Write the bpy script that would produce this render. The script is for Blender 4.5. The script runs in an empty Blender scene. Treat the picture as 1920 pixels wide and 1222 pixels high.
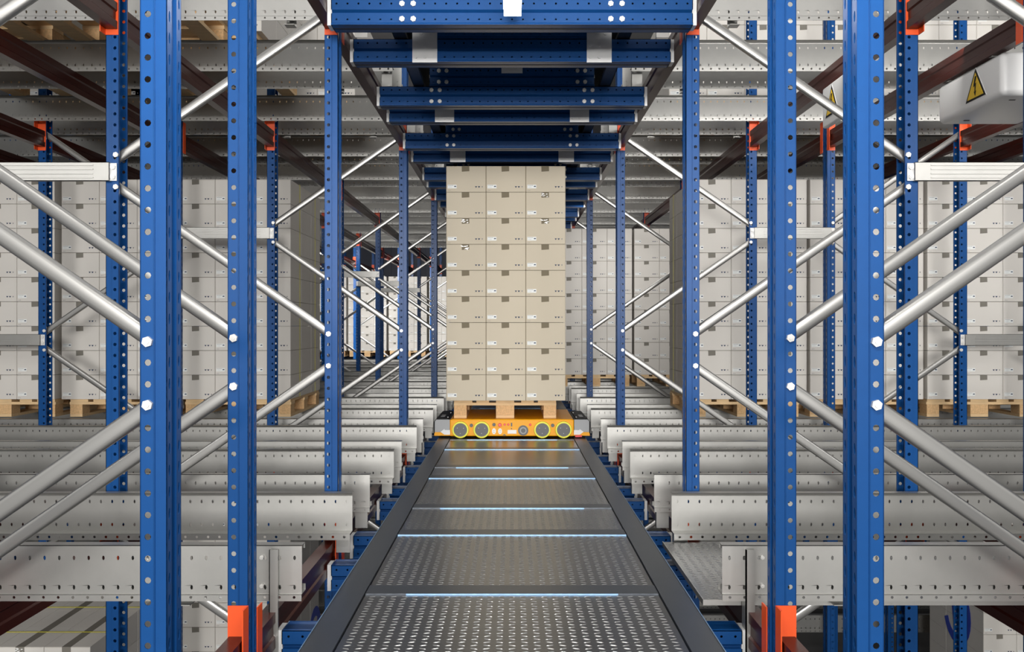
import bpy, math, random
from mathutils import Vector, Matrix
random.seed(7)
S = bpy.context.scene
C = S.collection
ZC = 3.609                      # eye height above the warehouse floor
V3 = Vector

# ------------------------------------------------------------------ camera, world, light, exposure
cam_d = bpy.data.cameras.new('camera'); cam = bpy.data.objects.new('camera', cam_d); C.objects.link(cam)
cam_d.lens = 35.0; cam_d.sensor_width = 36.0; cam_d.clip_start = 0.05; cam_d.clip_end = 200
cam.location = (0, 0, ZC); cam.rotation_euler = (math.radians(90), 0, 0)
S.camera = cam
S.view_settings.view_transform = 'Standard'; S.view_settings.look = 'None'
S.view_settings.gamma = 1.0; S.view_settings.use_curve_mapping = False
S.view_settings.exposure = 0.28
w = bpy.data.worlds.new('world'); S.world = w; w.use_nodes = True
nt_ = w.node_tree; bg_ = nt_.nodes['Background']; bg_.inputs[1].default_value = 0.72
tc_ = nt_.nodes.new('ShaderNodeTexCoord'); sx_ = nt_.nodes.new('ShaderNodeSeparateXYZ'); rp_ = nt_.nodes.new('ShaderNodeValToRGB')
nt_.links.new(tc_.outputs['Generated'], sx_.inputs[0]); nt_.links.new(sx_.outputs['Z'], rp_.inputs[0]); nt_.links.new(rp_.outputs[0], bg_.inputs[0])
rp_.color_ramp.elements[0].position = 0.0; rp_.color_ramp.elements[0].color = (0.25, 0.25, 0.25, 1)     # dim hall towards the floor, bright lamps above
rp_.color_ramp.elements[1].position = 0.30; rp_.color_ramp.elements[1].color = (1.0, 0.985, 0.96, 1)

def area(name, loc, rot, sx, sy, power, col=(1, 0.98, 0.955)):
    l = bpy.data.lights.new(name, 'AREA'); l.shape = 'RECTANGLE'; l.size = sx; l.size_y = sy
    l.energy = power; l.color = col
    o = bpy.data.objects.new(name, l); C.objects.link(o); o.location = loc; o.rotation_euler = rot
    return o
# lights: the lamp over the aisle (its fixture is built further down), the hall light overhead, and added unseen fill lights
area('aisle_lamp_light', (0, 3.35, ZC + 1.265), (0, 0, 0), 0.06, 1.5, 14)
area('side_fill_light_right', (3.4, 1.9, ZC + 1.25), (math.radians(103), 0, 0), 4.0, 0.3, 30)  # unseen light without a fixture, added for the bright right-hand rails
area('beam_fill_light', (0, 1.3, ZC + 0.95), (math.radians(100), 0, 0), 1.2, .15, 34)  # added fill without a fixture, lifts the overhead beams and load top
for y_ in (5.25, 6.68): area('rail_fill_light', (3.3, y_, ZC + 1.50), (math.radians(98), 0, 0), 4.6, .08, 16)  # added unseen strips that brighten the right overhead rails
area('side_fill_light_left', (-3.4, 1.9, ZC + 1.25), (math.radians(103), 0, 0), 4.0, 0.3, 22)  # added unseen fill for the left side, no fixture
area('back_fill_light', (0, -14.0, ZC + 1.3), (math.radians(87), 0, 0), 6.0, 1.6, 2250)  # added frontal fill behind the camera, not a lamp of the hall
area('hall_lamp_light_overhead', (0, 8, ZC + 4.2), (0, 0, 0), 10.0, 14.0, 160)
for x_, y_, e_ in ((-2.2, 10.75, 12), (-2.6, 15.9, 10), (-3.0, 19.9, 230), (1.5, 10.75, 14)):
    area('far_load_fill_light', (x_, y_, ZC + 1.25), (math.radians(38), 0, 0), 1.6, .1, e_)  # added unseen fills that brighten the distant loads

# ------------------------------------------------------------------ materials
def mat(name, col, rough=0.5, metal=0.0, noise=None, bump=0.0, bscale=60, spec=0.5, stretch=None):
    m = bpy.data.materials.new(name); m.use_nodes = True
    nt = m.node_tree; b = nt.nodes['Principled BSDF']
    b.inputs['Base Color'].default_value = (*col, 1); b.inputs['Roughness'].default_value = rough
    b.inputs['Metallic'].default_value = metal; b.inputs['Specular IOR Level'].default_value = spec
    tc = nt.nodes.new('ShaderNodeTexCoord'); src = tc.outputs['Object']
    if stretch:
        mp = nt.nodes.new('ShaderNodeMapping'); mp.inputs['Scale'].default_value = stretch
        nt.links.new(src, mp.inputs['Vector']); src = mp.outputs['Vector']
    if noise:
        sc, amt = noise
        n = nt.nodes.new('ShaderNodeTexNoise'); n.inputs['Scale'].default_value = sc; n.inputs['Detail'].default_value = 4
        r = nt.nodes.new('ShaderNodeMix'); r.data_type = 'RGBA'
        r.inputs[6].default_value = (*[c * (1 - amt) for c in col], 1)
        r.inputs[7].default_value = (*[min(1, c * (1 + amt)) for c in col], 1)
        nt.links.new(src, n.inputs['Vector']); nt.links.new(n.outputs['Fac'], r.inputs[0])
        nt.links.new(r.outputs[2], b.inputs['Base Color'])
    if bump:
        n2 = nt.nodes.new('ShaderNodeTexNoise'); n2.inputs['Scale'].default_value = bscale
        bp = nt.nodes.new('ShaderNodeBump'); bp.inputs['Strength'].default_value = bump; bp.inputs['Distance'].default_value = 0.002
        nt.links.new(src, n2.inputs['Vector']); nt.links.new(n2.outputs['Fac'], bp.inputs['Height'])
        nt.links.new(bp.outputs['Normal'], b.inputs['Normal'])
    return m
def emis(name, col, s):
    m = bpy.data.materials.new(name); m.use_nodes = True; b = m.node_tree.nodes['Principled BSDF']
    b.inputs['Emission Color'].default_value = (*col, 1); b.inputs['Emission Strength'].default_value = s
    return m
M = dict(
 blue=mat('blue_paint', (0.007, 0.064, 0.225), 0.30, 0.0, (40, 0.06), 0.03, 300, 0.2),
 galv=mat('galvanised_steel', (0.40, 0.395, 0.375), 0.36, 0.75, (18, 0.07), 0.04, 120),
 galvs=mat('bright_galvanised_tube', (0.40, 0.395, 0.38), 0.30, 0.8),
 plate=mat('zinc_plate', (0.72, 0.72, 0.71), 0.45, 0.2, (30, 0.06)),
 bolt=mat('zinc_bolt', (0.70, 0.69, 0.66), 0.35, 0.4),
 red=mat('red_oxide_paint', (0.050, 0.008, 0.005), 0.30, 0.0, (20, 0.1), spec=0.16),
 orange=mat('orange_paint', (0.85, 0.09, 0.008), 0.42, 0.0),
 deck=mat('dark_tread_steel', (0.17, 0.172, 0.175), 0.27, 0.85, (12, 0.08)),
 tread=mat('highlit_tread_ridge', (0.40, 0.40, 0.39), 0.32, 0.8),  # paler than the deck: the ridges' bright lit faces put into the colour
 strip=mat('dark_smooth_steel', (0.060, 0.068, 0.080), 0.34, 0.6, (10, 0.1)),
 edge=mat('bluish_steel_edge', (0.20, 0.33, 0.50), 0.4, 0.6),  # lighter bluish line on the track edges and strip fronts
 card=mat('tan_cardboard', (0.66, 0.585, 0.455), 0.75, 0, (2.5, 0.05), 0.05, 150),
 cardp=mat('pale_cardboard', (0.71, 0.68, 0.63), 0.75, 0, (2.5, 0.05), 0.05, 150),
 tape=mat('brown_parcel_tape', (0.22, 0.185, 0.125), 0.6, 0, spec=0.15),
 tapeg=mat('grey_brown_parcel_tape', (0.22, 0.205, 0.175), 0.6, 0, spec=0.15),
 crumple=mat('crumpled_tape_glints', (0.85, 0.85, 0.83), 0.2, 0),  # white blobs: glossy highlights of crinkled tape put in as colour
 label=mat('white_paper_label', (0.86, 0.88, 0.86), 0.5, 0),
 ink=mat('dark_print', (0.03, 0.05, 0.10), 0.6, 0),
 grey_ink=mat('grey_print', (0.25, 0.25, 0.25), 0.6, 0),
 logo=mat('blue_print', (0.02, 0.06, 0.50), 0.5, 0),
 seam=mat('carton_seam', (0.42, 0.36, 0.28), 0.8, 0),
 wood=mat('pallet_wood', (0.78, 0.55, 0.30), 0.7, 0, (9, 0.22), 0.3, 60, stretch=(1, 6, 6)),
 chip=mat('chipboard_block', (0.72, 0.46, 0.23), 0.8, 0, (70, 0.40), 0.4, 120),
 yellow=mat('vehicle_yellow_paint', (0.92, 0.40, 0.002), 0.35, 0, spec=0.25),
 lime=mat('yellow_ring', (0.84, 0.80, 0.03), 0.4, 0),
 strap=mat('yellow_strapping', (0.78, 0.72, 0.06), 0.4, 0),
 gp=mat('grey_plastic', (0.115, 0.12, 0.12), 0.5, 0),
 gl=mat('light_grey_plastic', (0.34, 0.35, 0.36), 0.45, 0),
 black=mat('black_plastic', (0.008, 0.008, 0.009), 0.5, 0, spec=0.15),
 redp=mat('red_plastic', (0.75, 0.02, 0.02), 0.35, 0),
 white=mat('white_plastic', (0.80, 0.80, 0.79), 0.32, 0),
 signy=mat('warning_yellow', (0.80, 0.52, 0.02), 0.4, 0),
 floor=mat('grey_concrete', (0.07, 0.07, 0.072), 0.6, 0, (3, 0.15)),
 wall=mat('blue_grey_cladding', (0.10, 0.11, 0.15), 0.6, 0, (4, 0.1)),
 roof=mat('pale_steel_ceiling', (0.6, 0.6, 0.6), 0.6, 0, (3, 0.05)),
 lamp=emis('lit_diffuser', (1, 0.99, 0.96), 12),
)

# ------------------------------------------------------------------ mesh helper
class MB:
    def __init__(s): s.v = []; s.f = []; s.m = []; s.mats = []
    def mi(s, m):
        if m not in s.mats: s.mats.append(m)
        return s.mats.index(m)
    def face(s, pts, m):
        b = len(s.v); s.v += [tuple(p) for p in pts]; s.f.append(tuple(range(b, b + len(pts)))); s.m.append(s.mi(m))
    def box(s, x0, x1, y0, y1, z0, z1, m, T=None):
        b = len(s.v); P = [V3((x, y, z)) for z in (z0, z1) for y in (y0, y1) for x in (x0, x1)]
        if T: P = [T @ p for p in P]
        s.v += [tuple(p) for p in P]; k = s.mi(m)
        for q in ((0, 2, 3, 1), (4, 5, 7, 6), (0, 1, 5, 4), (2, 6, 7, 3), (1, 3, 7, 5), (0, 4, 6, 2)):
            s.f.append(tuple(b + i for i in q)); s.m.append(k)
    def prism(s, pts, d, m, caps=True):
        """polygon pts (list of Vector), extruded by vector d"""
        n = len(pts); b = len(s.v); d = V3(d); k = s.mi(m)
        s.v += [tuple(p) for p in pts] + [tuple(V3(p) + d) for p in pts]
        for i in range(n):
            j = (i + 1) % n; s.f.append((b + i, b + j, b + n + j, b + n + i)); s.m.append(k)
        if caps:
            s.f.append(tuple(b + i for i in reversed(range(n)))); s.m.append(k)
            s.f.append(tuple(b + n + i for i in range(n))); s.m.append(k)
    def disc(s, c, r, y0, y1, m, n=24, sx=1.0, sz=1.0, rot=0):
        """a short cylinder whose axis is Y, front at y0"""
        pts = [V3((c[0] + r * sx * math.cos(2 * math.pi * i / n + rot), y1, c[1] + r * sz * math.sin(2 * math.pi * i / n + rot))) for i in range(n)]
        s.prism(pts, (0, y0 - y1, 0), m)
    def sheet(s, o, u, v, nrm, t, L, bands, m, cap=True):
        """perforated sheet. bands = [(v0, v1, None | (ru, rv, pitch, centre_v))]"""
        o, u, v, nrm = V3(o), V3(u), V3(v), V3(nrm); k = s.mi(m)
        for (v0, v1, h) in bands:
            for side in (0, 1):
                q = o + nrm * (t * side)
                if h is None:
                    s.face([q + v * v0, q + u * L + v * v0, q + u * L + v * v1, q + v * v1], m)
            if h is not None:
                ru, rv, pitch, cv = h; n = int(round(L / pitch)); hp = L / n / 2
                for i in range(n):
                    cu = (i + .5) * 2 * hp
                    outer = [(cu - hp, v0), (cu, v0), (cu + hp, v0), (cu + hp, cv), (cu + hp, v1), (cu, v1), (cu - hp, v1), (cu - hp, cv)]
                    inner = [(cu + ru * math.cos(a), cv + rv * math.sin(a)) for a in [math.radians(x) for x in (225, 270, 315, 0, 45, 90, 135, 180)]]
                    b = len(s.v)
                    for side in (0, 1):
                        q = o + nrm * (t * side)
                        s.v += [tuple(q + u * a + v * c) for a, c in outer] + [tuple(q + u * a + v * c) for a, c in inner]
                    for j in range(8):
                        l = (j + 1) % 8
                        s.f.append((b + j, b + l, b + 8 + l, b + 8 + j)); s.f.append((b + 16 + l, b + 16 + j, b + 24 + j, b + 24 + l))
                        s.f.append((b + 8 + j, b + 8 + l, b + 24 + l, b + 24 + j)); s.m += [k, k, k]
        if cap:
            for e in (bands[0][0], bands[-1][1]):
                s.face([o + v * e, o + u * L + v * e, o + u * L + v * e + nrm * t, o + v * e + nrm * t], m)
            for e in (0, L):
                s.face([o + u * e + v * bands[0][0], o + u * e + v * bands[-1][1], o + u * e + v * bands[-1][1] + nrm * t, o + u * e + v * bands[0][0] + nrm * t], m)
    def merge(s, other_mesh_mb, T):
        b = len(s.v); s.v += [tuple(T @ V3(p)) for p in other_mesh_mb.v]
        for f, mi in zip(other_mesh_mb.f, other_mesh_mb.m):
            s.f.append(tuple(i + b for i in f)); s.m.append(s.mi(other_mesh_mb.mats[mi]))
    def mesh(s, name, smooth=False):
        me = bpy.data.meshes.new(name); me.from_pydata(s.v, [], s.f)
        for m in s.mats: me.materials.append(m)
        me.polygons.foreach_set('material_index', s.m)
        if smooth: me.polygons.foreach_set('use_smooth', [True] * len(s.f))
        me.update(); return me

def obj(name, me, parent=None, loc=(0, 0, 0), rot=(0, 0, 0), bevel=0):
    if isinstance(me, MB): me = me.mesh(name)
    o = bpy.data.objects.new(name, me); C.objects.link(o); o.location = loc; o.rotation_euler = rot
    if parent: o.parent = parent
    if bevel:
        b = o.modifiers.new('bevel', 'BEVEL'); b.width = bevel; b.segments = 2; b.limit_method = 'ANGLE'
    return o
def tag(o, label, cat, group=None, kind=None):
    if label: o['label'] = label
    if cat: o['category'] = cat
    if group: o['group'] = group
    if kind: o['kind'] = kind
    return o
def thing(name, label, cat, loc, group=None, rotz=0):
    o = bpy.data.objects.new(name, None); C.objects.link(o); o.location = loc; o.rotation_euler = (0, 0, rotz)
    o.empty_display_size = 0.1
    return tag(o, label, cat, group)
ORD = ['first', 'second', 'third', 'fourth', 'fifth', 'sixth', 'seventh', 'eighth', 'ninth', 'tenth', 'eleventh', 'twelfth',
       'thirteenth', 'fourteenth', 'fifteenth', 'sixteenth', 'seventeenth', 'eighteenth', 'nineteenth', 'twentieth', 'twenty-first', 'twenty-second', 'twenty-third', 'twenty-fourth']
PI = math.pi

# ------------------------------------------------------------------ setting
b = MB(); b.box(-16, 16, -6, 31, -0.1, 0, M['floor']); tag(obj('floor', b), 'grey concrete warehouse floor far below the racks', None, kind='structure')
b = MB()
for i in range(62):
    x = -16 + i * 0.52
    b.box(x, x + .40, 30.0, 30.1, 0, 8.0, M['wall']); b.box(x + .40, x + .52, 30.04, 30.1, 0, 8.0, M['wall'])
tag(obj('wall_back', b), 'blue-grey ribbed wall far behind the racks', None, kind='structure')
for s_ in (-1, 1):
    b = MB(); xa, xb = sorted((s_ * 16, s_ * 16.1)); b.box(xa, xb, -6, 30, 0, 8, M['wall'])
    tag(obj('wall_left' if s_ < 0 else 'wall_right', b), 'blue-grey side wall of the hall', None, kind='structure')
b = MB(); b.box(-16.1, 16.1, -1.5, 30.1, 8, 8.1, M['roof']); tag(obj('ceiling', b), 'pale steel hall ceiling above the racks', None, kind='structure')

# ------------------------------------------------------------------ rows, lines
ROWS = [2.285, 2.99, 4.535, 7.52] + [7.52 + 2.987 * k for k in range(1, 7)]     # front of each row of uprights
FRL = [(0.793, 1.852), (2.52, 3.58), (4.25, 5.31), (5.98, 7.04)]               # |X| of the webs, left side
FRR = [(0.793, 1.852), (2.38, 3.44), (3.97, 5.03), (5.56, 6.62)]               # right side
PW, PD = 0.061, 0.105
HP = 6.65
# upright profile (web at x=0 facing -x, open towards +x, y 0..PD)
b = MB(); t = .0025; bl = M['blue']; zz = (0, 0, 1)
b.sheet((0, .004, 0), zz, (1, 0, 0), (0, 1, 0), t, HP, [(0, .029, None)], bl)
b.sheet((0, 0, 0), zz, (1, 0, 0), (0, 1, 0), t, HP, [(.029, PW, (.0078, .0078, .05, .043))], bl)
b.box(.0275, .030, 0, .0065, 0, HP, bl)
b.sheet((0, PD - .004, 0), zz, (1, 0, 0), (0, -1, 0), t, HP, [(0, .029, None)], bl)
b.sheet((0, PD, 0), zz, (1, 0, 0), (0, -1, 0), t, HP, [(.029, PW, (.0078, .0078, .05, .043))], bl)
b.box(.0275, .030, PD - .0065, PD, 0, HP, bl)
b.sheet((0, .004, 0), zz, (0, 1, 0), (1, 0, 0), t, HP, [(0, .032, (.014, .0055, .05, .016))], bl)
b.sheet((.009, .036, 0), zz, (0, 1, 0), (1, 0, 0), t, HP, [(0, .033, None)], bl)
b.sheet((0, .069, 0), zz, (0, 1, 0), (1, 0, 0), t, HP, [(0, .032, (.014, .0055, .05, .016))], bl)
b.box(0, .0115, .0345, .037, 0, HP, bl); b.box(0, .0115, .068, .0705, 0, HP, bl)
b.box(PW - .0025, PW, .0, .011, 0, HP, bl); b.box(PW - .0025, PW, PD - .011, PD, 0, HP, bl)
POST = b.mesh('upright_post')
# brace tube: from (0,0) up by (.968,.669); two slopes
def brace_mesh(sgn):
    b = MB(); L = math.hypot(.968, .669); ang = math.atan2(.669 * sgn, .968)
    hw, hd, n = .0215, .016, 16; pts = []
    for i in range(n):
        a = 2 * PI * (i + .5) / n; ca, sa = math.cos(a), math.sin(a)
        e = .55
        pts.append((math.copysign(abs(sa) ** e, sa) * hw, math.copysign(abs(ca) ** e, ca) * hd))
    R = Matrix.Rotation(-ang, 3, 'Y')
    E0 = [R @ V3((-.025, y, z)) for z, y in pts]; E1 = [p + R @ V3((L + .05, 0, 0)) for p in E0]
    b.prism(E0, E1[0] - E0[0], M['galvs'], caps=False); b.face(E0[::-1], M['galvs']); b.face(E1, M['galvs'])
    me = b.mesh('diagonal_brace', True)
    for p in me.polygons:
        if len(p.vertices) > 4: p.use_smooth = False
    return me
BR = {1: brace_mesh(1), -1: brace_mesh(-1)}
b = MB(); b.disc((0, 0), .0125, -.010, 0, M['bolt'], 6, rot=.3); b.disc((0, 0), .006, -.013, -.01, M['bolt'], 8); BOLT = b.mesh('bolt')

INN = [-1.664, -1.809, -.036, -.181, 1.448, 1.593]
def frame(side, fi, ri):
    d = ROWS[ri]; xw, xo = (FRL if side < 0 else FRR)[fi]
    sn = 'left' if side < 0 else 'right'
    where = ['beside the aisle', 'second from the aisle', 'third from the aisle', 'fourth from the aisle'][fi]
    r = thing('upright_frame', f'blue upright frame {sn} of the aisle, {where}, {ORD[ri]} row from the viewer', 'rack frame',
              (side * xw, d, 0), 'blue upright frames of the rack')
    w_ = xo - xw
    low_in = (fi % 2 == 0)             # every other frame has its braces mirrored
    # posts: inner web faces the aisle
    if side > 0:
        obj('upright_post', POST, r, (0, 0, 0)); obj('upright_post', POST, r, (w_, PD, 0), (0, 0, PI))
    else:
        obj('upright_post', POST, r, (0, PD, 0), (0, 0, PI)); obj('upright_post', POST, r, (-w_, 0, 0))
    xi, xe = .042, w_ - .049
    za, zb = (-.036, -.181), (.633, .779)
    # node heights of near and far post
    for lev in (-1, 0, 1, 2):
        per = 1.629 * lev
        # brace up from low node (near or far) to high node
        lo_x, hi_x = (xi, xe) if low_in else (xe, xi)
        z0 = -.036 + per
        z1 = .779 + per
        if z1 + .669 < 2.95 and z0 > -3.4:
            for (xa, zA, xb) in ((lo_x, z0, hi_x), (hi_x, z1, lo_x)):
                X0, X1 = side * xa, side * xb
                if X1 > X0: obj('diagonal_brace', BR[1], r, (X0, .05, ZC + zA))
                else: obj('diagonal_brace', BR[-1], r, (X1, .05, ZC + zA + .669))
            if ri <= 5 and -1.0 <= per <= 1.8:
                for xx, z_ in ((lo_x, z0), (lo_x, z0 - .145), (hi_x, z1), (hi_x, z1 - .146)):
                    if abs(z_) < 1.75: obj('bolt', BOLT, r, (side * xx, 0, ZC + z_))
        elif z0 < -1.3 and z0 > -3.4:
            pass
    return r
vis = {0: [0], 1: [0], 2: [0, 1], 3: [0, 1, 2], 4: [0, 1, 2], 5: [0, 1, 2, 3], 6: [0, 1, 2, 3], 7: [0, 1, 2, 3], 8: [0, 1, 2, 3], 9: [0, 1, 2, 3]}
for ri in range(len(ROWS)):
    for side in (-1, 1):
        for fi in vis[ri]:
            if side > 0 and ri > 6 and fi > 1: continue
            frame(side, fi, ri)

# spacers between neighbouring frames
def spacer(side, fi, ri, z):
    F = FRL if side < 0 else FRR; d = ROWS[ri]; xa, xb = F[fi][1], F[fi + 1][0]
    sn = 'left' if side < 0 else 'right'
    r = thing('frame_spacer', f'flat grey ribbed spacer bar, {sn} side, {ORD[ri]} row, {"first" if fi == 0 else "second"} gap from the aisle',
              'spacer bar', (side * xa, d - .004, ZC + z), 'spacer bars between frames')
    x0, x1 = -.055, xb - xa + .055
    b = MB(); 
    def bx(a, c, *k): b.box(min(side * a, side * c), max(side * a, side * c), *k)
    bx(x0 + .03, x1 - .03, -.022, -.019, -.043, .043, M['galv'])
    for q in (-.028, -.010, .010, .028): bx(x0 + .10, x1 - .10, -.026, -.0195, q - .0025, q + .0025, M['galv'])
    bx(x0 + .03, x1 - .03, -.022, .0, .040, .043, M['galv']); bx(x0 + .03, x1 - .03, -.022, .0, -.043, -.040, M['galv'])
    obj('bar', b, r)
    for e in (x0, x1 - .032):
        b = MB(); bx(e, e + .032, -.006, -.001, -.040, .040, M['plate']); obj('end_lug', b, r)
        for q in (-.022, .022): obj('bolt', BOLT, r, (side * (e + .016), -.006, q))
for ri in range(2, 8):
    for side in (-1, 1):
        spacer(side, 0, ri, .70)
        if ri > 2: spacer(side, 1, ri, -.105)

# ------------------------------------------------------------------ red longitudinal beams with orange connectors
beam_cache = {}
def red_beam_mesh(L):
    k = round(L, 3)
    if k not in beam_cache:
        b = MB()
        P = [(-.025, 0), (.025, 0), (.025, .035), (.018, .042), (.018, .078), (.025, .085), (.025, .12), (-.025, .12), (-.025, .085), (-.018, .078), (-.018, .042), (-.025, .035)]
        b.prism([V3((x, 0, z)) for x, z in P], (0, L, 0), M['red']); beam_cache[k] = b.mesh('beam')
    return beam_cache[k]
b = MB(); b.box(-.029, .029, 0, .004, -.025, .212, M['orange']); b.box(-.033, -.029, 0, .06, -.025, .212, M['orange'])
CONN = b.mesh('end_connector')
b = MB(); b.box(-.029, .029, -.004, 0, -.025, .212, M['orange']); b.box(-.033, -.029, -.06, 0, -.025, .212, M['orange'])
CONNB = b.mesh('end_connector')
BZ = {0: -1.087, 1: 1.350, -1: -3.475}
LN = {0: 'at deck level', 1: 'overhead', -1: 'in the level below'}
def red_beam(side, x, ri, lev, lname, inner):
    y0 = ROWS[ri] + PD; y1 = ROWS[ri + 1]; sn = 'left' if side < 0 else 'right'
    r = thing('longitudinal_beam', f'dark red beam {["at deck level", "overhead"][lev]}, {sn} side, {lname}, behind the {ORD[ri]} upright row', 'rack beam',
              (side * x, y0, ZC + BZ[lev] + (.036 if ri == 0 and lev == 0 else 0)), 'dark red longitudinal beams'); r['kind'] = 'thing'
    obj('beam', red_beam_mesh(y1 - y0 - .008), r, (0, .004, 0))
    # the connector tongue lies on the web side
    a = obj('end_connector', CONN, r, (0, 0, 0)); a2 = obj('end_connector', CONNB, r, (0, y1 - y0, 0))
    a.scale.x = a2.scale.x = (1 if inner == (side > 0) else -1)
for ri in range(len(ROWS) - 1):
    for side in (-1, 1):
        F = FRL if side < 0 else FRR
        for fi in vis[ri + 1]:
            if fi > 2 or (side > 0 and ri > 4 and fi > 1): continue
            for k, nm in ((0, 'inner line'), (1, 'outer line')):
                x = F[fi][k] + (.031 if k == 0 else -.031)
                for lev in (0, 1):
                    red_beam(side, x, ri, lev, f'{nm} {fi + 1}', k == 0)

# ------------------------------------------------------------------ guide rails (run left and right into the racks)
R1 = [3.384, 4.457, 5.00, 6.02, 6.44, 7.46]
RAILS = R1 + [R1[i] + 2.987 * k for k in range(1, 7) for i in range(2, 6)]
RL = 14.0; g = M['galv']
def rail_mesh(odd):
    b = MB(); X = (1, 0, 0); Z = (0, 0, 1)
    if odd:      # web towards the viewer, flanges pointing away; z from -0.185 (foot) to 0
        b.sheet((0, 0, -.165), X, Z, (0, 1, 0), .0025, RL, [(0, .028, (.0045, .008, .05, .022)), (.028, .105, None), (.105, .150, (.0045, .008, .05, .122)), (.150, .165, None)], g)
        b.sheet((0, 0, 0), X, (0, 1, 0), (0, 0, -1), .0025, RL, [(0, .05, None)], g)
        b.sheet((0, .05, 0), X, (0, 0, -1), (0, 1, 0), .0025, RL, [(0, .02, None)], g)
        b.sheet((0, -.008, -.188), X, Z, (0, 1, 0), .0025, RL, [(0, .023, (.005, .005, .05, .013))], g)
        b.sheet((0, -.008, -.165), X, (0, 1, 0), (0, 0, -1), .0025, RL, [(0, .068, None)], g)
        b.sheet((0, .058, -.165), X, (0, 0, 1), (0, 1, 0), .0025, RL, [(0, .02, None)], g)
    else:
        b.sheet((0, 0, -.170), X, Z, (0, -1, 0), .0025, RL, [(0, .013, None), (.013, .041, (.0045, .008, .05, .027)), (.041, .110, None), (.110, .145, (.0045, .008, .05, .130)), (.145, .155, None)], g)
        # rolled top edge
        prev = None; pts = []
        for i in range(7):
            a = i / 6 * PI * .55
            pts.append((-.024 * (1 - math.cos(a)), -.016 + .018 * math.sin(a)))
        for i in range(6):
            (y0, z0), (y1, z1) = pts[i], pts[i + 1]
            b.face([(0, y0, z0), (RL, y0, z0), (RL, y1, z1), (0, y1, z1)], g)
        b.face([(0, 0, 0.002), (RL, 0, .002), (RL, -.026, .002), (0, -.026, .002)], g)
        b.sheet((0, -.072, -.170), X, (0, 1, 0), (0, 0, -1), .0025, RL, [(0, .072, None)], g)
        b.sheet((0, -.072, -.198), X, Z, (0, 1, 0), .0025, RL, [(0, .028, (.006, .006, .05, .014))], g)
        b.sheet((0, 0.001, 0), X, (0, 1, 0), (0, 0, -1), .0025, RL, [(0, .03, None)], g)
    return b.mesh('rail')
RM = {True: rail_mesh(True), False: rail_mesh(False)}
b = MB(); b.box(0, .062, .003, .006, -.27, -.012, M['galv']); b.box(0, .003, .003, .05, -.27, -.012, M['galv'])
ENDB = b.mesh('end_bracket')
b = MB(); b.box(0, .05, .06, .063, -.14, .0, M['galv']); b.box(0, .05, .0, .062, -.14, -.137, M['galv'])
CLIP = b.mesh('support_clip')
RZ = {0: -.745, 1: 1.72, -1: -3.185}
def rail(side, k, lev):
    d = RAILS[k]; odd = (k % 2 == 0); sn = 'left' if side < 0 else 'right'
    x0 = .714 if side > 0 else -.714 - RL
    r = thing('guide_rail', f'galvanised perforated guide rail {LN[lev]} on the {sn} side, {ORD[k] if k < 24 else "last"} from the viewer', 'rack rail',
              (side * .714, d, ZC + RZ[lev]), 'galvanised guide rails')
    obj('rail', RM[odd], r, (0 if side > 0 else -RL, 0, 0))
    if k > 0: obj('end_bracket', ENDB, r, ((0.012 if side > 0 else -.074), 0 if odd else .002, 0))
    if odd and d < 9:
        for kx in (1.095, 1.79):
            obj('support_clip', CLIP, r, ((kx - .714 if side > 0 else -(kx - .714) - .05), 0, -.186 + .12))
    return r
NR = 26
for k in range(NR):
    for side in (-1, 1):
        r = rail(side, k, 0)
        if k == 0:
            b = MB(); b.box(-.015, .015, -.012, .0, -.44, -.012, M['galv']); b.box(-.015, -.012, -.012, .05, -.44, -.012, M['galv']); o = obj('support_strut', b, r, (side * .092, -.009, 0))
            for q in (-.040, -.136): obj('bolt', BOLT, r, (side * .135, -.002, q)).scale = (.6, 1, .6)
        if k >= 2 and k < 22: rail(side, k, 1)
        if 6 <= k < 20 and not 8.0 < RAILS[k] < 10.6: rail(side, k, -1)

# ------------------------------------------------------------------ cross beams under both tracks
TB = [3.37, 4.29, 4.89, 5.86, 6.32] + [v + 2.98 * k for k in range(0, 6) for v in (7.27, 7.86, 8.84, 9.30)]
def cross_mesh(hw):
    b = MB(); L = 2 * hw; X = (1, 0, 0); t = .0025; o = (-hw, 0, 0)
    b.sheet((-hw, 0, 0), X, (0, 0, 1), (0, 1, 0), t, L, [(0, .012, None), (.012, .040, (.0045, .0035, .047, .024)), (.040, .050, None)], bl)
    G = [(0, .066), (.016, .057), (.016, .051), (0, .0495), (.018, .0495), (.018, .066)]
    b.prism([V3((-hw, y, z)) for y, z in G], (L, 0, 0), bl)
    b.sheet((-hw, 0, .066), X, (0, 0, 1), (0, 1, 0), t, L, [(0, .010, None), (.010, .038, (.0045, .0045, .047, .026)), (.038, .046, None)], bl)
    b.sheet((-hw, 0, .112), X, (0, 1, 0), (0, 0, -1), t, L, [(0, .03, (.013, .0055, .047, .015)), (.03, .075, None), (.075, .105, (.013, .0055, .047, .015))], bl)
    b.sheet((-hw, 0, 0), X, (0, 1, 0), (0, 0, 1), t, L, [(0, .113, None)], bl)
    b.prism([V3((-hw, y, z)) for y, z in ((-.004, .0), (-.004, .004), (0, .010), (.004, .010), (.004, 0))], (L, 0, 0), bl); b.box(-hw, hw, .050, .062, -.0015, .0, M['black'])
    b.sheet((-hw, .110, 0), X, (0, 0, 1), (0, 1, 0), t, L, [(0, .112, None)], bl)
    b.box(-hw, -hw + .003, 0, .113, 0, .112, M['plate']); b.box(hw - .003, hw, 0, .113, 0, .112, M['plate'])
    return b.mesh('beam')
CW, CN = cross_mesh(.780), cross_mesh(.487)
b = MB(); b.box(-.061, .061, -.006, 0, -.0, .165, M['plate'])
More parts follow.
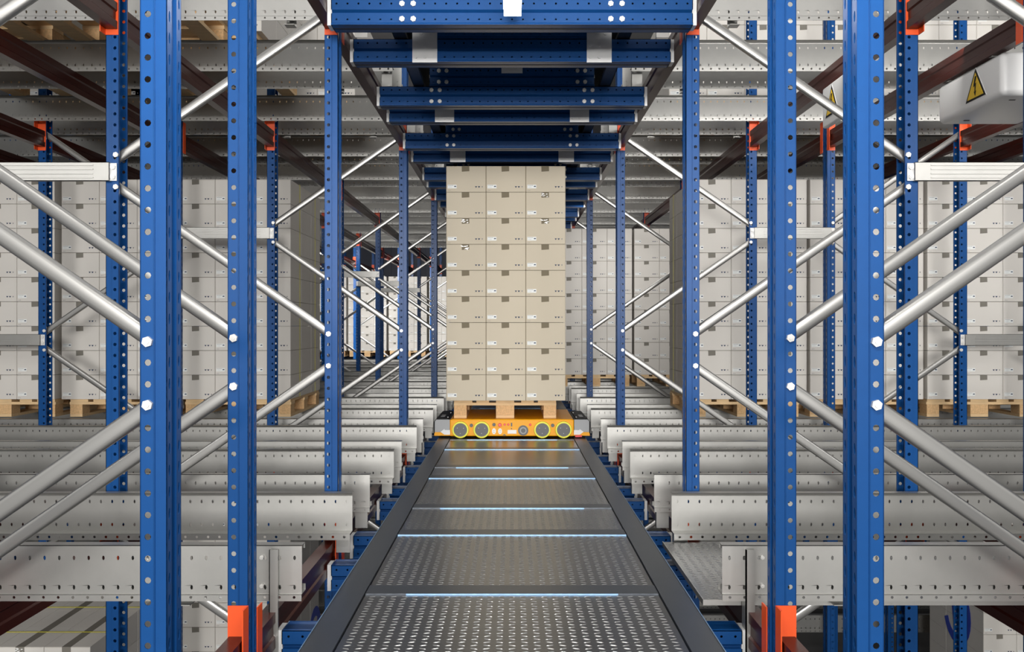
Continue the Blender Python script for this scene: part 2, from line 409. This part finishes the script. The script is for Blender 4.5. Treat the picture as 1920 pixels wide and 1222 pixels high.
for (x, z) in ((-.045, .025), (0, .025), (-.045, .085), (0, .085), (-.018, .14), (.03, .14)):
    b.disc((x + .0, z), .0085, -.013, -.006, M['plate'], 6)
HPL = b.mesh('hanger_plate')
for lev, z in ((1, 1.297), (0, -1.143)):
    for i, d in enumerate(TB):
        if lev == 1 and i == 0: continue
        r = thing('cross_beam', f'blue perforated cross beam {"overhead across" if lev else "below the track of"} the aisle, {ORD[i - 1 if lev else i] if i < 24 else "last"} from the viewer', 'cross beam',
                  (0, d, ZC + z), 'blue cross beams of the ' + ('upper' if lev else 'lower') + ' track'); r['kind'] = 'thing'
        obj('beam', CW, r)
        first = (i % 2 == 1)
        if lev == 1:
            for s in (-1, 1):
                if first:
                    for xx in (.4735, .425):
                        for q in (.024, .090): obj('bolt', BOLT, r, (s * xx, 0, q))
                else:
                    obj('hanger_plate', HPL, r, (s * .428, 0, -.004))
            u = obj('upper_beam', CN, r, (0, .0, .114))
            if first and d < 12:
                for s in (-1, 1):
                    for xx in (.43, .385):
                        for q in (.024, .090): obj('bolt', BOLT, r, (s * xx, 0, .114 + q))
            if first and 5 < d < 7:
                b = MB(); b.box(-.062, .062, -.012, -.002, .075, .112, M['white']); obj('mounting_plate', b, r, (0, 0, .114))
        if d > 3.2:
            for s in (-1, 1):
                b = MB(); b.box(-.008, .008, -.004, .08, .0, .112, M['plate']); o = obj('end_plate', b, r, (s * .789, 0.01, 0))

# ------------------------------------------------------------------ tracks (lower one carries the vehicle)
DZ = -.887
JT = [2.36, 3.29, 4.22, 4.84, 5.79, 6.23, 7.14, 7.75] + [8.70, 9.16, 10.1, 10.7, 11.7, 12.1, 13.1, 13.7, 14.7, 15.1]
def lozenges(b, x0, x1, y0, y1, m, z=0, px=.034, py=.027, h=.0014):
    nx = int((x1 - x0) / px); ny = int((y1 - y0) / py)
    for i in range(nx):
        for j in range(ny):
            cx = x0 + (i + .5) * (x1 - x0) / nx; cy = y0 + (j + .5) * (y1 - y0) / ny
            a = math.radians(24 if (i + j) % 2 == 0 else -24)
            ca, sa = math.cos(a), math.sin(a); l, w2 = .0115, .0036
            P = [(l, 0, 0), (l * .5, w2, 0), (-l * .5, w2, 0), (-l, 0, 0), (-l * .5, -w2, 0), (l * .5, -w2, 0), (l * .55, 0, h), (-l * .55, 0, h)]
            k = len(b.v); mi = b.mi(m)
            b.v += [(cx + p[0] * ca - p[1] * sa, cy + p[0] * sa + p[1] * ca, z + p[2]) for p in P]
            for f in ((0, 1, 6), (1, 2, 7, 6), (2, 3, 7), (3, 4, 7), (4, 5, 6, 7), (5, 0, 6)):
                b.f.append(tuple(k + q for q in f)); b.m.append(mi)
def track(z, detail, label):
    r = thing('track', label, 'vehicle track', (0, JT[0], ZC + z), 'vehicle tracks')
    Y0 = 1.6 if detail else 4.0; Y1 = 26
    for s in (-1, 1):
        b = MB(); xa, xb = sorted((s * .487, s * .579)); T = M['strip']
        b.box(xa, xb, Y0, Y1, -.004, .006, T)
        xo = s * .579
        b.box(min(xo, xo - s * .004), max(xo, xo - s * .004), Y0, Y1, -.14, .007, T)
        b.box(min(xo, xo - s * .0025), max(xo, xo - s * .0025), Y0, Y1, .006, .0078, M['edge'])
        b.box(min(xo, xo - s * .06), max(xo, xo - s * .06), Y0, Y1, -.14, -.136, T)
        b.box(min(xo - s * .06, xo - s * .063), max(xo - s * .06, xo - s * .063), Y0, Y1, -.14, -.12, T)
        obj('side_channel', b, r, (0, -JT[0], 0))
    for i, j in enumerate(JT):
        if j < Y0: continue
        b = MB(); b.box(-.484, .484, j, j + .105, -.02, .0035, M['strip']); b.box(-.484, .484, j - .004, j, -.03, .0042, M['strip'])
        e = .35 if i % 2 else .484
        b.box(-e, e, j - .006, j - .0035, -.01, .0042, M['edge'])
        obj('cross_strip', b, r, (0, -JT[0], 0))
        y0 = j + .107; y1 = (JT[i + 1] - .006) if i + 1 < len(JT) else Y1
        b = MB(); b.box(-.4835, .4835, y0, y1, -.012, 0, M['deck'])
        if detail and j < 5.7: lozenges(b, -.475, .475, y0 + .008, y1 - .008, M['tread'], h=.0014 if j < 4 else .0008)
        obj('tread_plate', b, r, (0, -JT[0], 0))
    return r
track(DZ, True, 'dark steel tread-plate track in the middle of the aisle under the yellow vehicle')
track(DZ + 2.44, False, 'dark upper track carried on the overhead blue cross beams')

# tread-plate walkway at right
r = thing('walkway_plate', 'dark tread-plate walkway between the first two rails on the right', 'walkway', (.665, 3.45, ZC - .95))
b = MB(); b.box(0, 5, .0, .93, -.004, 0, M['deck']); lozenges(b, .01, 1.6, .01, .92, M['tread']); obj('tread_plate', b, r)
b = MB(); b.box(0, 5, -.006, 0, -.016, .003, M['galv']); b.box(-.004, 0, -.006, .93, -.016, .003, M['galv']); obj('edge_trim', b, r)

# ------------------------------------------------------------------ pallets
def pallet_proto(wx):
    W, C_ = M['wood'], M['chip']
    parts = []
    k = wx / .8
    for i, (x, w_) in enumerate(((-.35, .10), (0, .145), (.35, .10))):
        for y in (.0725, .6, 1.1275):
            b = MB(); b.box(x * k - w_ / 2, x * k + w_ / 2, y - .0725, y + .0725, .022, .100, C_); parts.append(('block', b))
        b = MB(); b.box(x * k - w_ / 2, x * k + w_ / 2, 0, 1.2, 0, .0215, W); parts.append(('bottom_board', b))
    for y in (.0725, .6, 1.1275):
        b = MB(); b.box(-.4 * k, .4 * k, y - .0725, y + .0725, .1005, .122, W); parts.append(('cross_board', b))
    for x, w_ in ((-.3275, .145), (-.175, .10), (0, .145), (.175, .10), (.3275, .145)):
        b = MB(); b.box(x * k - w_ / 2, x * k + w_ / 2, 0, 1.2, .1225, .144, W); parts.append(('top_board', b))
    return [(n, b.mesh(n)) for n, b in parts]
PAL = {'narrow': pallet_proto(.815), 'wide': pallet_proto(.87)}
def pallet(x, d, z, label, kind='wide'):
    r = thing('pallet', label, 'pallet', (x, d, ZC + z), 'wooden pallets under the carton loads')
    for n, me in PAL[kind]: obj(n, me, r, bevel=0)
    return r

# ------------------------------------------------------------------ cartons
CWD, CH, CD = .310, .200, .40
def carton_mb(m, tp, logo=False):
    b = MB(); gp = .0012; e = .004
    # body with chamfered vertical edges
    x, y = CWD / 2 - gp, CD - gp
    P = [(-x + e, 0), (x - e, 0), (x, e), (x, y - e), (x - e, y), (-x + e, y), (-x, y - e), (-x, e)]
    b.prism([V3((p[0], p[1], .001)) for p in P], (0, 0, CH - .003), m)
    # flap seam on the front and small print
    b.box(-x + .006, x - .006, -.0006, 0, CH * .985 - .003, CH * .985 - .002, M['seam'])
    for i, (cx, mm, w_) in enumerate(((.078, 'ink', .008), (.101, 'ink', .009), (.126, 'grey_ink', .005))):
        b.prism([V3((cx - w_, 0, .045)), V3((cx + w_, 0, .045)), V3((cx + w_ * .5, 0, .036)), V3((cx, 0, .033)), V3((cx - w_ * .5, 0, .036))], (0, -.0008, 0), M[mm])
    for q in range(4): b.box(-.142 + q * .006, -.139 + q * .006, -.0008, 0, .010, .014, M['grey_ink'])
    return b
def tape_mb(mt, crumple=0):
    b = MB(); rnd = random.Random(3 + crumple)
    b.prism([V3((-.034, 0, CH - .002)), V3((.025, 0, CH - .002)), V3((.026, 0, CH - .040)), V3((-.033, 0, CH - .044))], (0, -.0012, 0), mt)
    b.box(-.034, .025, -.001, CD - .002, CH - .002, CH - .0008, mt)
    if crumple:
        for i in range(6):
            cx = rnd.uniform(-.030, .020); cz = CH - rnd.uniform(.008, .040); a = rnd.uniform(-.6, .6); l = rnd.uniform(.006, .016)
            b.prism([V3((cx - l, -.0012, cz - l * a)), V3((cx, -.0012, cz + .004)), V3((cx + l, -.0012, cz + l * a)), V3((cx, -.0012, cz - .005))], (0, -.001, 0), M['crumple'])
    return b
def label_mb():
    b = MB(); b.box(-.143, -.073, -.001, 0, .028, .056, M['label'])
    b.box(-.092, -.077, -.0015, -.001, .039, .047, M['ink'])
    for q in range(6): b.box(-.139 + q * .007, -.134 + q * .007, -.0015, -.001, .049, .052, M['grey_ink'])
    b.box(-.139, -.110, -.0015, -.001, .037, .038, M['grey_ink'])
    return b
CT = {k: carton_mb(M[k], None) for k in ('card', 'cardp')}
CTM = {k: v.mesh('carton_body') for k, v in CT.items()}
TP = {('card', 0): tape_mb(M['tape']), ('cardp', 0): tape_mb(M['tapeg']), ('card', 1): tape_mb(M['tape'], 1), ('cardp', 1): tape_mb(M['tapeg'], 1), ('card', 2): tape_mb(M['tape'], 2)}
TPM = {k: v.mesh('tape') for k, v in TP.items()}
LBm = label_mb(); LBM = LBm.mesh('shipping_label')
def carton(x, d, z, k, label, group, sx=1, sz=1, cr=0, small=False, sy=1):
    r = obj('carton', CTM[k], None, (x, d, ZC + z)); r.scale = (sx, sy, sz); tag(r, label, 'box', group)
    t_ = obj('tape', TPM[(k, cr)], r)
    if not small: obj('shipping_label', LBM, r)
    return r
CROW = ['top', 'second from the top', 'third from the top', 'fourth from the top', 'middle', 'fourth from the bottom', 'third from the bottom', 'second from the bottom', 'bottom']
COL = ['left', 'middle', 'right']
def stack(xc, d, zb, k, name, group, cw=CWD, ch=CH, side=0, both=False, cr={}, n=9, alltop=False, small=False, dep=1.25):
    sx, sz = cw / CWD, ch / CH; sy = dep / 3 / CD
    for row in range(n):                      # row 0 = top
        z = zb + (n - 1 - row) * ch
        rn = CROW[row] if n == 9 else ['top', 'second from the top', 'third from the top', 'bottom'][row]
        for c in range(3):
            x = xc + (c - 1) * cw
            crp = cr.get((row, c), 0)
            extra = ' with crumpled tape' if crp else ''
            carton(x, d, z, k, f'{"tan" if k == "card" else "pale"} carton{extra}, {COL[c]} column, {rn} row, {name}', group, sx, sz, crp, small, sy)
            for q in (1, 2):
                if both and c != 1 or (side and c == (2 if side < 0 else 0)) or (alltop and row == 0) :
                    carton(x, d + q * dep / 3, z, k, f'carton {"second deep" if q == 1 else "third deep"}, {COL[c]} column, {rn} row, {name}', group, sx, sz, 0, True, sy)
        # core that only shows from the top is left to the cartons themselves

# pallet load on the vehicle
stack(-.0483 + .0, 7.84, -.588, 'card', 'load on yellow vehicle', 'cartons on the yellow vehicle', cw=.3137, ch=.2053, both=True,
      cr={(1, 2): 1, (2, 0): 1, (2, 2): 2, (3, 0): 2}, dep=1.2)
pallet(-.055, 7.93, -.7325, 'wooden pallet under the tan cartons on the yellow vehicle', 'narrow')

SD = 8.15
PZ = -.7445; BZZ = PZ + .1445
stacksL = [(-1.812 - .465, 'left load nearest aisle', -1), (-2.76 - .465, 'middle left load', 0), (-3.745 - .465, 'outermost left load', 0)]
stacksR = [(1.485 + .465, 'right load nearest aisle', 1), (2.44 + .465, 'middle right load', 0), (3.40 + .465, 'outermost right load', 0)]
for xc, nm, sd in stacksL + stacksR:
    stack(xc, SD, BZZ, 'cardp', nm, 'cartons of ' + nm, side=sd)
    pallet(xc - (.03 if xc > 0 else -.03), SD + .02, PZ, 'wooden pallet under ' + nm)
for xc, nm, sd in ((.55 + .465, 'background load beside tan cartons', 0), (1.505 + .465, 'outer right background load', 0)):
    stack(xc, 12.26, BZZ, 'cardp', nm, 'cartons of ' + nm, small=False)
    pallet(xc, 12.26, PZ, 'wooden pallet under ' + nm)
def strap(xc, d, y, zb, h, nm, hw=.4675):
    b = MB(); t = .0016; w_ = .011
    b.box(-hw - t, -hw, -w_ / 2, w_ / 2, 0, h + t, M['strap']); b.box(hw, hw + t, -w_ / 2, w_ / 2, 0, h + t, M['strap'])
    b.box(-hw, hw, -w_ / 2, w_ / 2, h, h + t, M['strap'])
    o = obj('strapping_band', b, None, (xc, d + y, ZC + zb)); tag(o, nm, 'strap', 'yellow strapping bands')
for xc, nm, sd in (stacksL[0], stacksR[0]):
    strap(xc, SD, .34, BZZ, 1.8, 'front yellow strapping band around ' + nm)
    strap(xc, SD, 1.00, BZZ, 1.8, 'rear yellow strapping band around ' + nm)

# lower-left load seen from above
LLZ = -3.609
for i, xc in enumerate((-2.66 - .44, -3.56 - .44)):
    nm = f'low load at bottom left, {"nearer" if i == 0 else "farther from"} the aisle'
    sx = 1
    for c in range(3):
        for q in range(3):
            carton(xc + (c - 1) * .293, 6.28 + q * .4, LLZ + .1445 + .206 * 6, 'cardp', f'carton, {COL[c]} {["front", "middle", "back"][q]}, {nm}', 'top cartons of the low loads below', 293 / 310, 1.03, (1 if c == 1 else 0), True, 1.0)
    strap(xc, 6.28, .30, LLZ + .1445, 1.443, f'front yellow band over {nm}', .4405)
    strap(xc, 6.28, .88, LLZ + .1445, 1.443, f'rear yellow band over {nm}', .4405)
    pallet(xc, 6.28, LLZ, 'wooden pallet under ' + nm)

# all the remaining cartons: far, overhead and in the level below
rest = MB()
def rest_stack(xc, d, zb, n=9, ch=CH, logo=0, cw=CWD):
    zb += ZC; sz = ch / CH; sx = cw / CWD
    for r_ in range(n):
        for c in range(3):
            T = Matrix.Translation((xc + (c - 1) * cw, d, zb + r_ * ch)) @ Matrix.Diagonal((sx, .995, sz, 1))
            rest.merge(CT['cardp'], T); rest.merge(TP[('cardp', 0)], T); rest.merge(LBm, T)
            for q in (1, 2):
                if (c == 0 or c == 2): rest.merge(CT['cardp'], Matrix.Translation((xc + (c - 1) * cw, d + q * .398, zb + r_ * ch)) @ Matrix.Diagonal((sx, .995, sz, 1)))
    for q in range(0): pass
    if logo:
        # blue round mark printed on the side that faces the aisle
        sg = 1 if xc < 0 else -1; X = xc + sg * (CWD * 1.5 + .0005); cy, cz, R_ = d + logo[0], ZC + logo[1], .30; logo = sg
        def band(r0, r1, a0, a1, n_=20):
            for i in range(n_):
                A, B_ = [math.radians(a0 + (a1 - a0) * (i + q) / n_) for q in (0, 1)]
                P = [V3((X, cy + r0 * math.cos(A), cz + r0 * math.sin(A))), V3((X, cy + r1 * math.cos(A), cz + r1 * math.sin(A))),
                     V3((X, cy + r1 * math.cos(B_), cz + r1 * math.sin(B_))), V3((X, cy + r0 * math.cos(B_), cz + r0 * math.sin(B_)))]
                rest.prism(P, (logo * .001, 0, 0), M['logo'])
        band(.21, .30, 20, 340)
        for (a, c_) in (((-.10, -.14), (-.06, .16)), ((-.04, .16), (.06, -.12)), ((.06, -.12), (.12, .17))):
            P = [V3((X, cy + a[0] - .016, cz + a[1])), V3((X, cy + a[0] + .016, cz + a[1])), V3((X, cy + c_[0] + .016, cz + c_[1])), V3((X, cy + c_[0] - .016, cz + c_[1]))]
            rest.prism(P, (logo * .001, 0, 0), M['logo'])
restz = []
# level below, under the side loads
rest_stack(stacksL[0][0], SD, LLZ + .1445, n=11, logo=(1.0, -2.88)); restz.append((stacksL[0][0], SD, LLZ, 'wooden pallet in the level below on the left beside the aisle'))
rest_stack(4.38 + .465, 9.25, LLZ + .1445, n=11, logo=(.55, -2.83)); restz.append((4.38 + .465, 9.25, LLZ, 'wooden pallet in the level below at far right'))
# stacks under low loads
for xc in (-3.1, -4.0): rest_stack(xc, 6.28, LLZ + .1445, n=6, ch=.206, cw=.293)
# far left loads
for i in range(8):
    xc = -1.55 - i * .98
    rest_stack(xc, 24.15 - (0 if i < 6 else 2.987), BZZ); restz.append((xc, 24.15 - (0 if i < 6 else 2.987), PZ, f'small wooden pallet under the far left loads, {ORD[i]} from the aisle'))
# overhead loads
UZ = 1.7205
for j, (xc, d) in enumerate(((-2.2, 5.05), (-3.25, 5.05), (-1.75, 8.15), (-2.7, 8.15), (1.75, 8.15), (2.7, 8.15), (3.65, 8.15), (-3.5, 8.15), (-2.05, 6.30), (-3.3, 6.30), (1.9, 11.1), (-1.9, 11.1))):
    rest_stack(xc, d, UZ + .1445, n=4); restz.append((xc, d, UZ, f'wooden pallet on the overhead rails, {"left" if xc < 0 else "right"} side, {abs(xc):.0f} m out, in the {"first" if d < 5.5 else "second" if d < 7 else "third" if d < 9 else "fourth"} channel'))
tag(obj('carton_stacks', rest), 'pale cartons stacked far away, overhead and in the level below', 'boxes', kind='stuff')
seen = set()
for (x, d, z, lab) in restz:
    if lab in seen: lab = lab + ', outer one'
    seen.add(lab); pallet(x, d, z, lab)

# ------------------------------------------------------------------ transfer vehicle
VD = 7.84
v = thing('shuttle_vehicle', 'yellow rail vehicle with four ringed wheels carrying the pallet of tan cartons', 'shuttle', (0, VD, ZC + DZ + .0065))
vz = lambda z: z - (DZ + .0065)
b = MB(); b.box(-.49, .488, 0, .93, vz(-.868), vz(-.7335), M['yellow']); obj('body', b, v, bevel=.008)
for u in (-.405, -.238, .238, .405):
    b = MB(); b.disc((u, vz(-.8145)), .0655, -.030, .02, M['lime'], 40); wo = obj('wheel', b, v, bevel=.003)
    b = MB(); b.disc((u, vz(-.8145)), .0520, -.034, -.029, M['gp'], 40); b.disc((u, vz(-.8145)), .018, -.037, -.034, M['gp'], 20)
    for q in range(3):
        a = q * 2 * PI / 3 + .5; b.disc((u + .028 * math.cos(a), vz(-.8145) + .028 * math.sin(a)), .004, -.036, -.034, M['gl'], 8)
    obj('hub', b, wo)
def knob(name, x, z, r, m, dep=.012, **k):
    b = MB(); b.disc((x, vz(z)), r, -dep, .001, M[m], 24, **k); return obj(name, b, v, bevel=.0015)
for x in (-.320, .320): knob('sensor', x, -.782, .0135, 'gp')
knob('button', -.142, -.776, .013, 'gp'); e_ = knob('emergency_button', -.095, -.778, .0140, 'redp', .022)
knob('button', -.058, -.775, .0085, 'redp'); knob('button', -.029, -.775, .0085, 'redp'); knob('button', .143, -.776, .0095, 'redp')
b = MB(); b.box(-.009, .002, -.006, 0, vz(-.790), vz(-.762), M['gp']); obj('key_switch', b, v)
b = MB(); b.box(-.007, .0, -.005, 0, vz(-.812), vz(-.803), M['gp']); obj('indicator', b, v)
for x in (-.142, -.094):
    b = MB(); b.disc((x, vz(-.828)), .0185, -.004, 0, M['white'], 28, sx=.85, sz=1.25)
    for q in (-.008, .008): b.disc((x, vz(-.828) + q), .003, -.006, -.004, M['gp'], 8)
    obj('socket', b, v)
b = MB(); b.box(-.035, .036, -.004, 0, vz(-.848), vz(-.818), M['white']); obj('type_plate', b, v, bevel=.003)
b = MB(); b.disc((.088, vz(-.822)), .0405, -.006, 0, M['gp'], 32); b.disc((.088, vz(-.822)), .027, -.012, -.006, M['gl'], 32); b.disc((.088, vz(-.822)), .018, -.016, -.012, M['gp'], 24); obj('horn', b, v)
b = MB(); b.prism([V3((-.075, 0, vz(-.862))), V3((-.045, 0, vz(-.862))), V3((-.060, 0, vz(-.850)))], (0, -.004, 0), M['gp']); obj('latch', b, v)
for s in (-1, 1):
    # side pod
    b = MB(); P = [(s * .49, vz(-.835)), (s * .608, vz(-.835)), (s * .608, vz(-.752)), (s * .595, vz(-.735)), (s * .49, vz(-.735))]
    b.prism([V3((p[0], .0, p[1])) for p in P], (0, .70, 0), M['gl']); o = obj('side_housing', b, v); o['label'] = 'light grey side housing'
    b = MB(); P = [(s * .47, vz(-.7345)), (s * .598, vz(-.7345)), (s * .616, vz(-.755)), (s * .616, vz(-.845)), (s * .6085, vz(-.845)), (s * .6085, vz(-.752)), (s * .595, vz(-.7355)), (s * .47, vz(-.7355))]
    b.prism([V3((p[0], -.006, p[1])) for p in P], (0, .715, 0), M['black'])
    x0, x1 = sorted((s * .505, s * .59)); b.box(x0, x1, .0, .70, vz(-.7345), vz(-.728), M['black']); c_ = obj('housing_cover', b, v)
    x0, x1 = sorted((s * .54, s * .572)); b = MB(); b.box(x0, x1, .16, .34, vz(-.728), vz(-.7265), M['gl']); obj('cover_window', b, c_)
    for yy in (.1, .5): 
        b = MB(); x0 = s * .512; b.box(x0 - .004, x0 + .004, yy, yy + .03, vz(-.728), vz(-.7255), M['bolt']); obj('screw', b, c_)
    x0, x1 = sorted((s * .485, s * .612)); b = MB(); b.box(x0, x1, -.004, .5, vz(-.863), vz(-.8355), M['yellow']); obj('side_skirt', b, v)
    b = MB(); P = [(s * .487, -.015 + .0), (s * .487, .020), (s * .530, .020), (s * .532, .028), (s * .563, .006), (s * .532, -.016), (s * .530, -.008 - .008), (s * .487, -.016)]
    b.prism([V3((p[0], -.012, vz(-.838) + p[1])) for p in P], (0, .008, 0), M['white']); o = obj('direction_arrow', b, v)
x0 = .497; b = MB(); b.box(x0, x0 + .052, -.014, .02, vz(-.873), vz(-.858), M['redp']); obj('tail_light', b, v)

# ------------------------------------------------------------------ aisle lamp
r = thing('batten_lamp', 'bright white lamp glowing above the aisle at the top edge', 'lamp', (0, 2.6, ZC + 1.29))
b = MB(); b.box(-.036, .036, 0, 1.55, .028, .062, M['white']); obj('housing', b, r)
b = MB(); b.box(-.033, .038, 0.004, 1.545, 0, .0275, M['lamp']); obj('diffuser', b, r)

# ------------------------------------------------------------------ electrical boxes with warning signs
def sign(parent, x, yc, zb, s_, hgt):
    """warning triangle on a face that looks towards -x"""
    b = MB(); e = -.0015
    def tri(k, m, o):
        c = hgt / 3
        P = [(yc - s_ / 2 * k, zb + c - c * k), (yc + s_ / 2 * k, zb + c - c * k), (yc, zb + c + (hgt - c) * k)]
        b.prism([V3((x + o, p[0], p[1])) for p in P], (e, 0, 0), m)
    tri(1.06, M['white'], 0); tri(1.0, M['black'], e); tri(.80, M['signy'], 2 * e)
    c = zb + hgt / 3; q = s_ / .23
    P = [(.018, .085), (.000, .085), (-.018, .018), (-.002, .024), (-.004, -.018), (-.012, -.014), (.002, -.046), (.012, -.012), (.004, -.016), (.012, .040), (-.002, .034)]
    b.prism([V3((x + 3 * e, yc - p[0] * q, c + p[1] * q * .8)) for p in P], (e, 0, 0), M['black'])
    return obj('warning_sign', b, parent)
def ebox(x0, x1, y0, y1, z0, z1, label):
    r = thing('electrical_box', label, 'electrical box', (x0, y0, ZC + z0), 'electrical boxes under the red beams')
    b = MB(); b.box(0, x1 - x0, 0, y1 - y0, 0, z1 - z0, M['white'])
    o = obj('housing', b, r); m_ = o.modifiers.new('bevel', 'BEVEL'); m_.width = min(.03, (x1 - x0) * .3); m_.segments = 5
    for p in o.data.polygons: p.use_smooth = True
    return r, o
r, o = ebox(2.395, 2.85, 4.87, 5.60, 1.130, 1.345, 'white rounded electrical box with a yellow warning triangle at the top right')
sign(r, 0, .27, .040, .22, .158)
for yy in (.10, .60):
    for xx in (.09,):
        b = MB(); b.box(xx, xx + .03, yy, yy + .012, -.002, .001, M['black']); obj('vent_slot', b, r)
b = MB(); b.box(.0, .06, .1, .13, .2155, .2185, M['galv']); b.box(.0, .06, .6, .63, .2155, .2185, M['galv']); obj('bracket', b, r)
r, o = ebox(1.765, 1.80, 5.02, 5.66, 1.12, 1.345, 'thin white electrical panel with a warning triangle, half hidden behind the nearest right upright')
sign(r, 0, .47, .045, .21, .160)
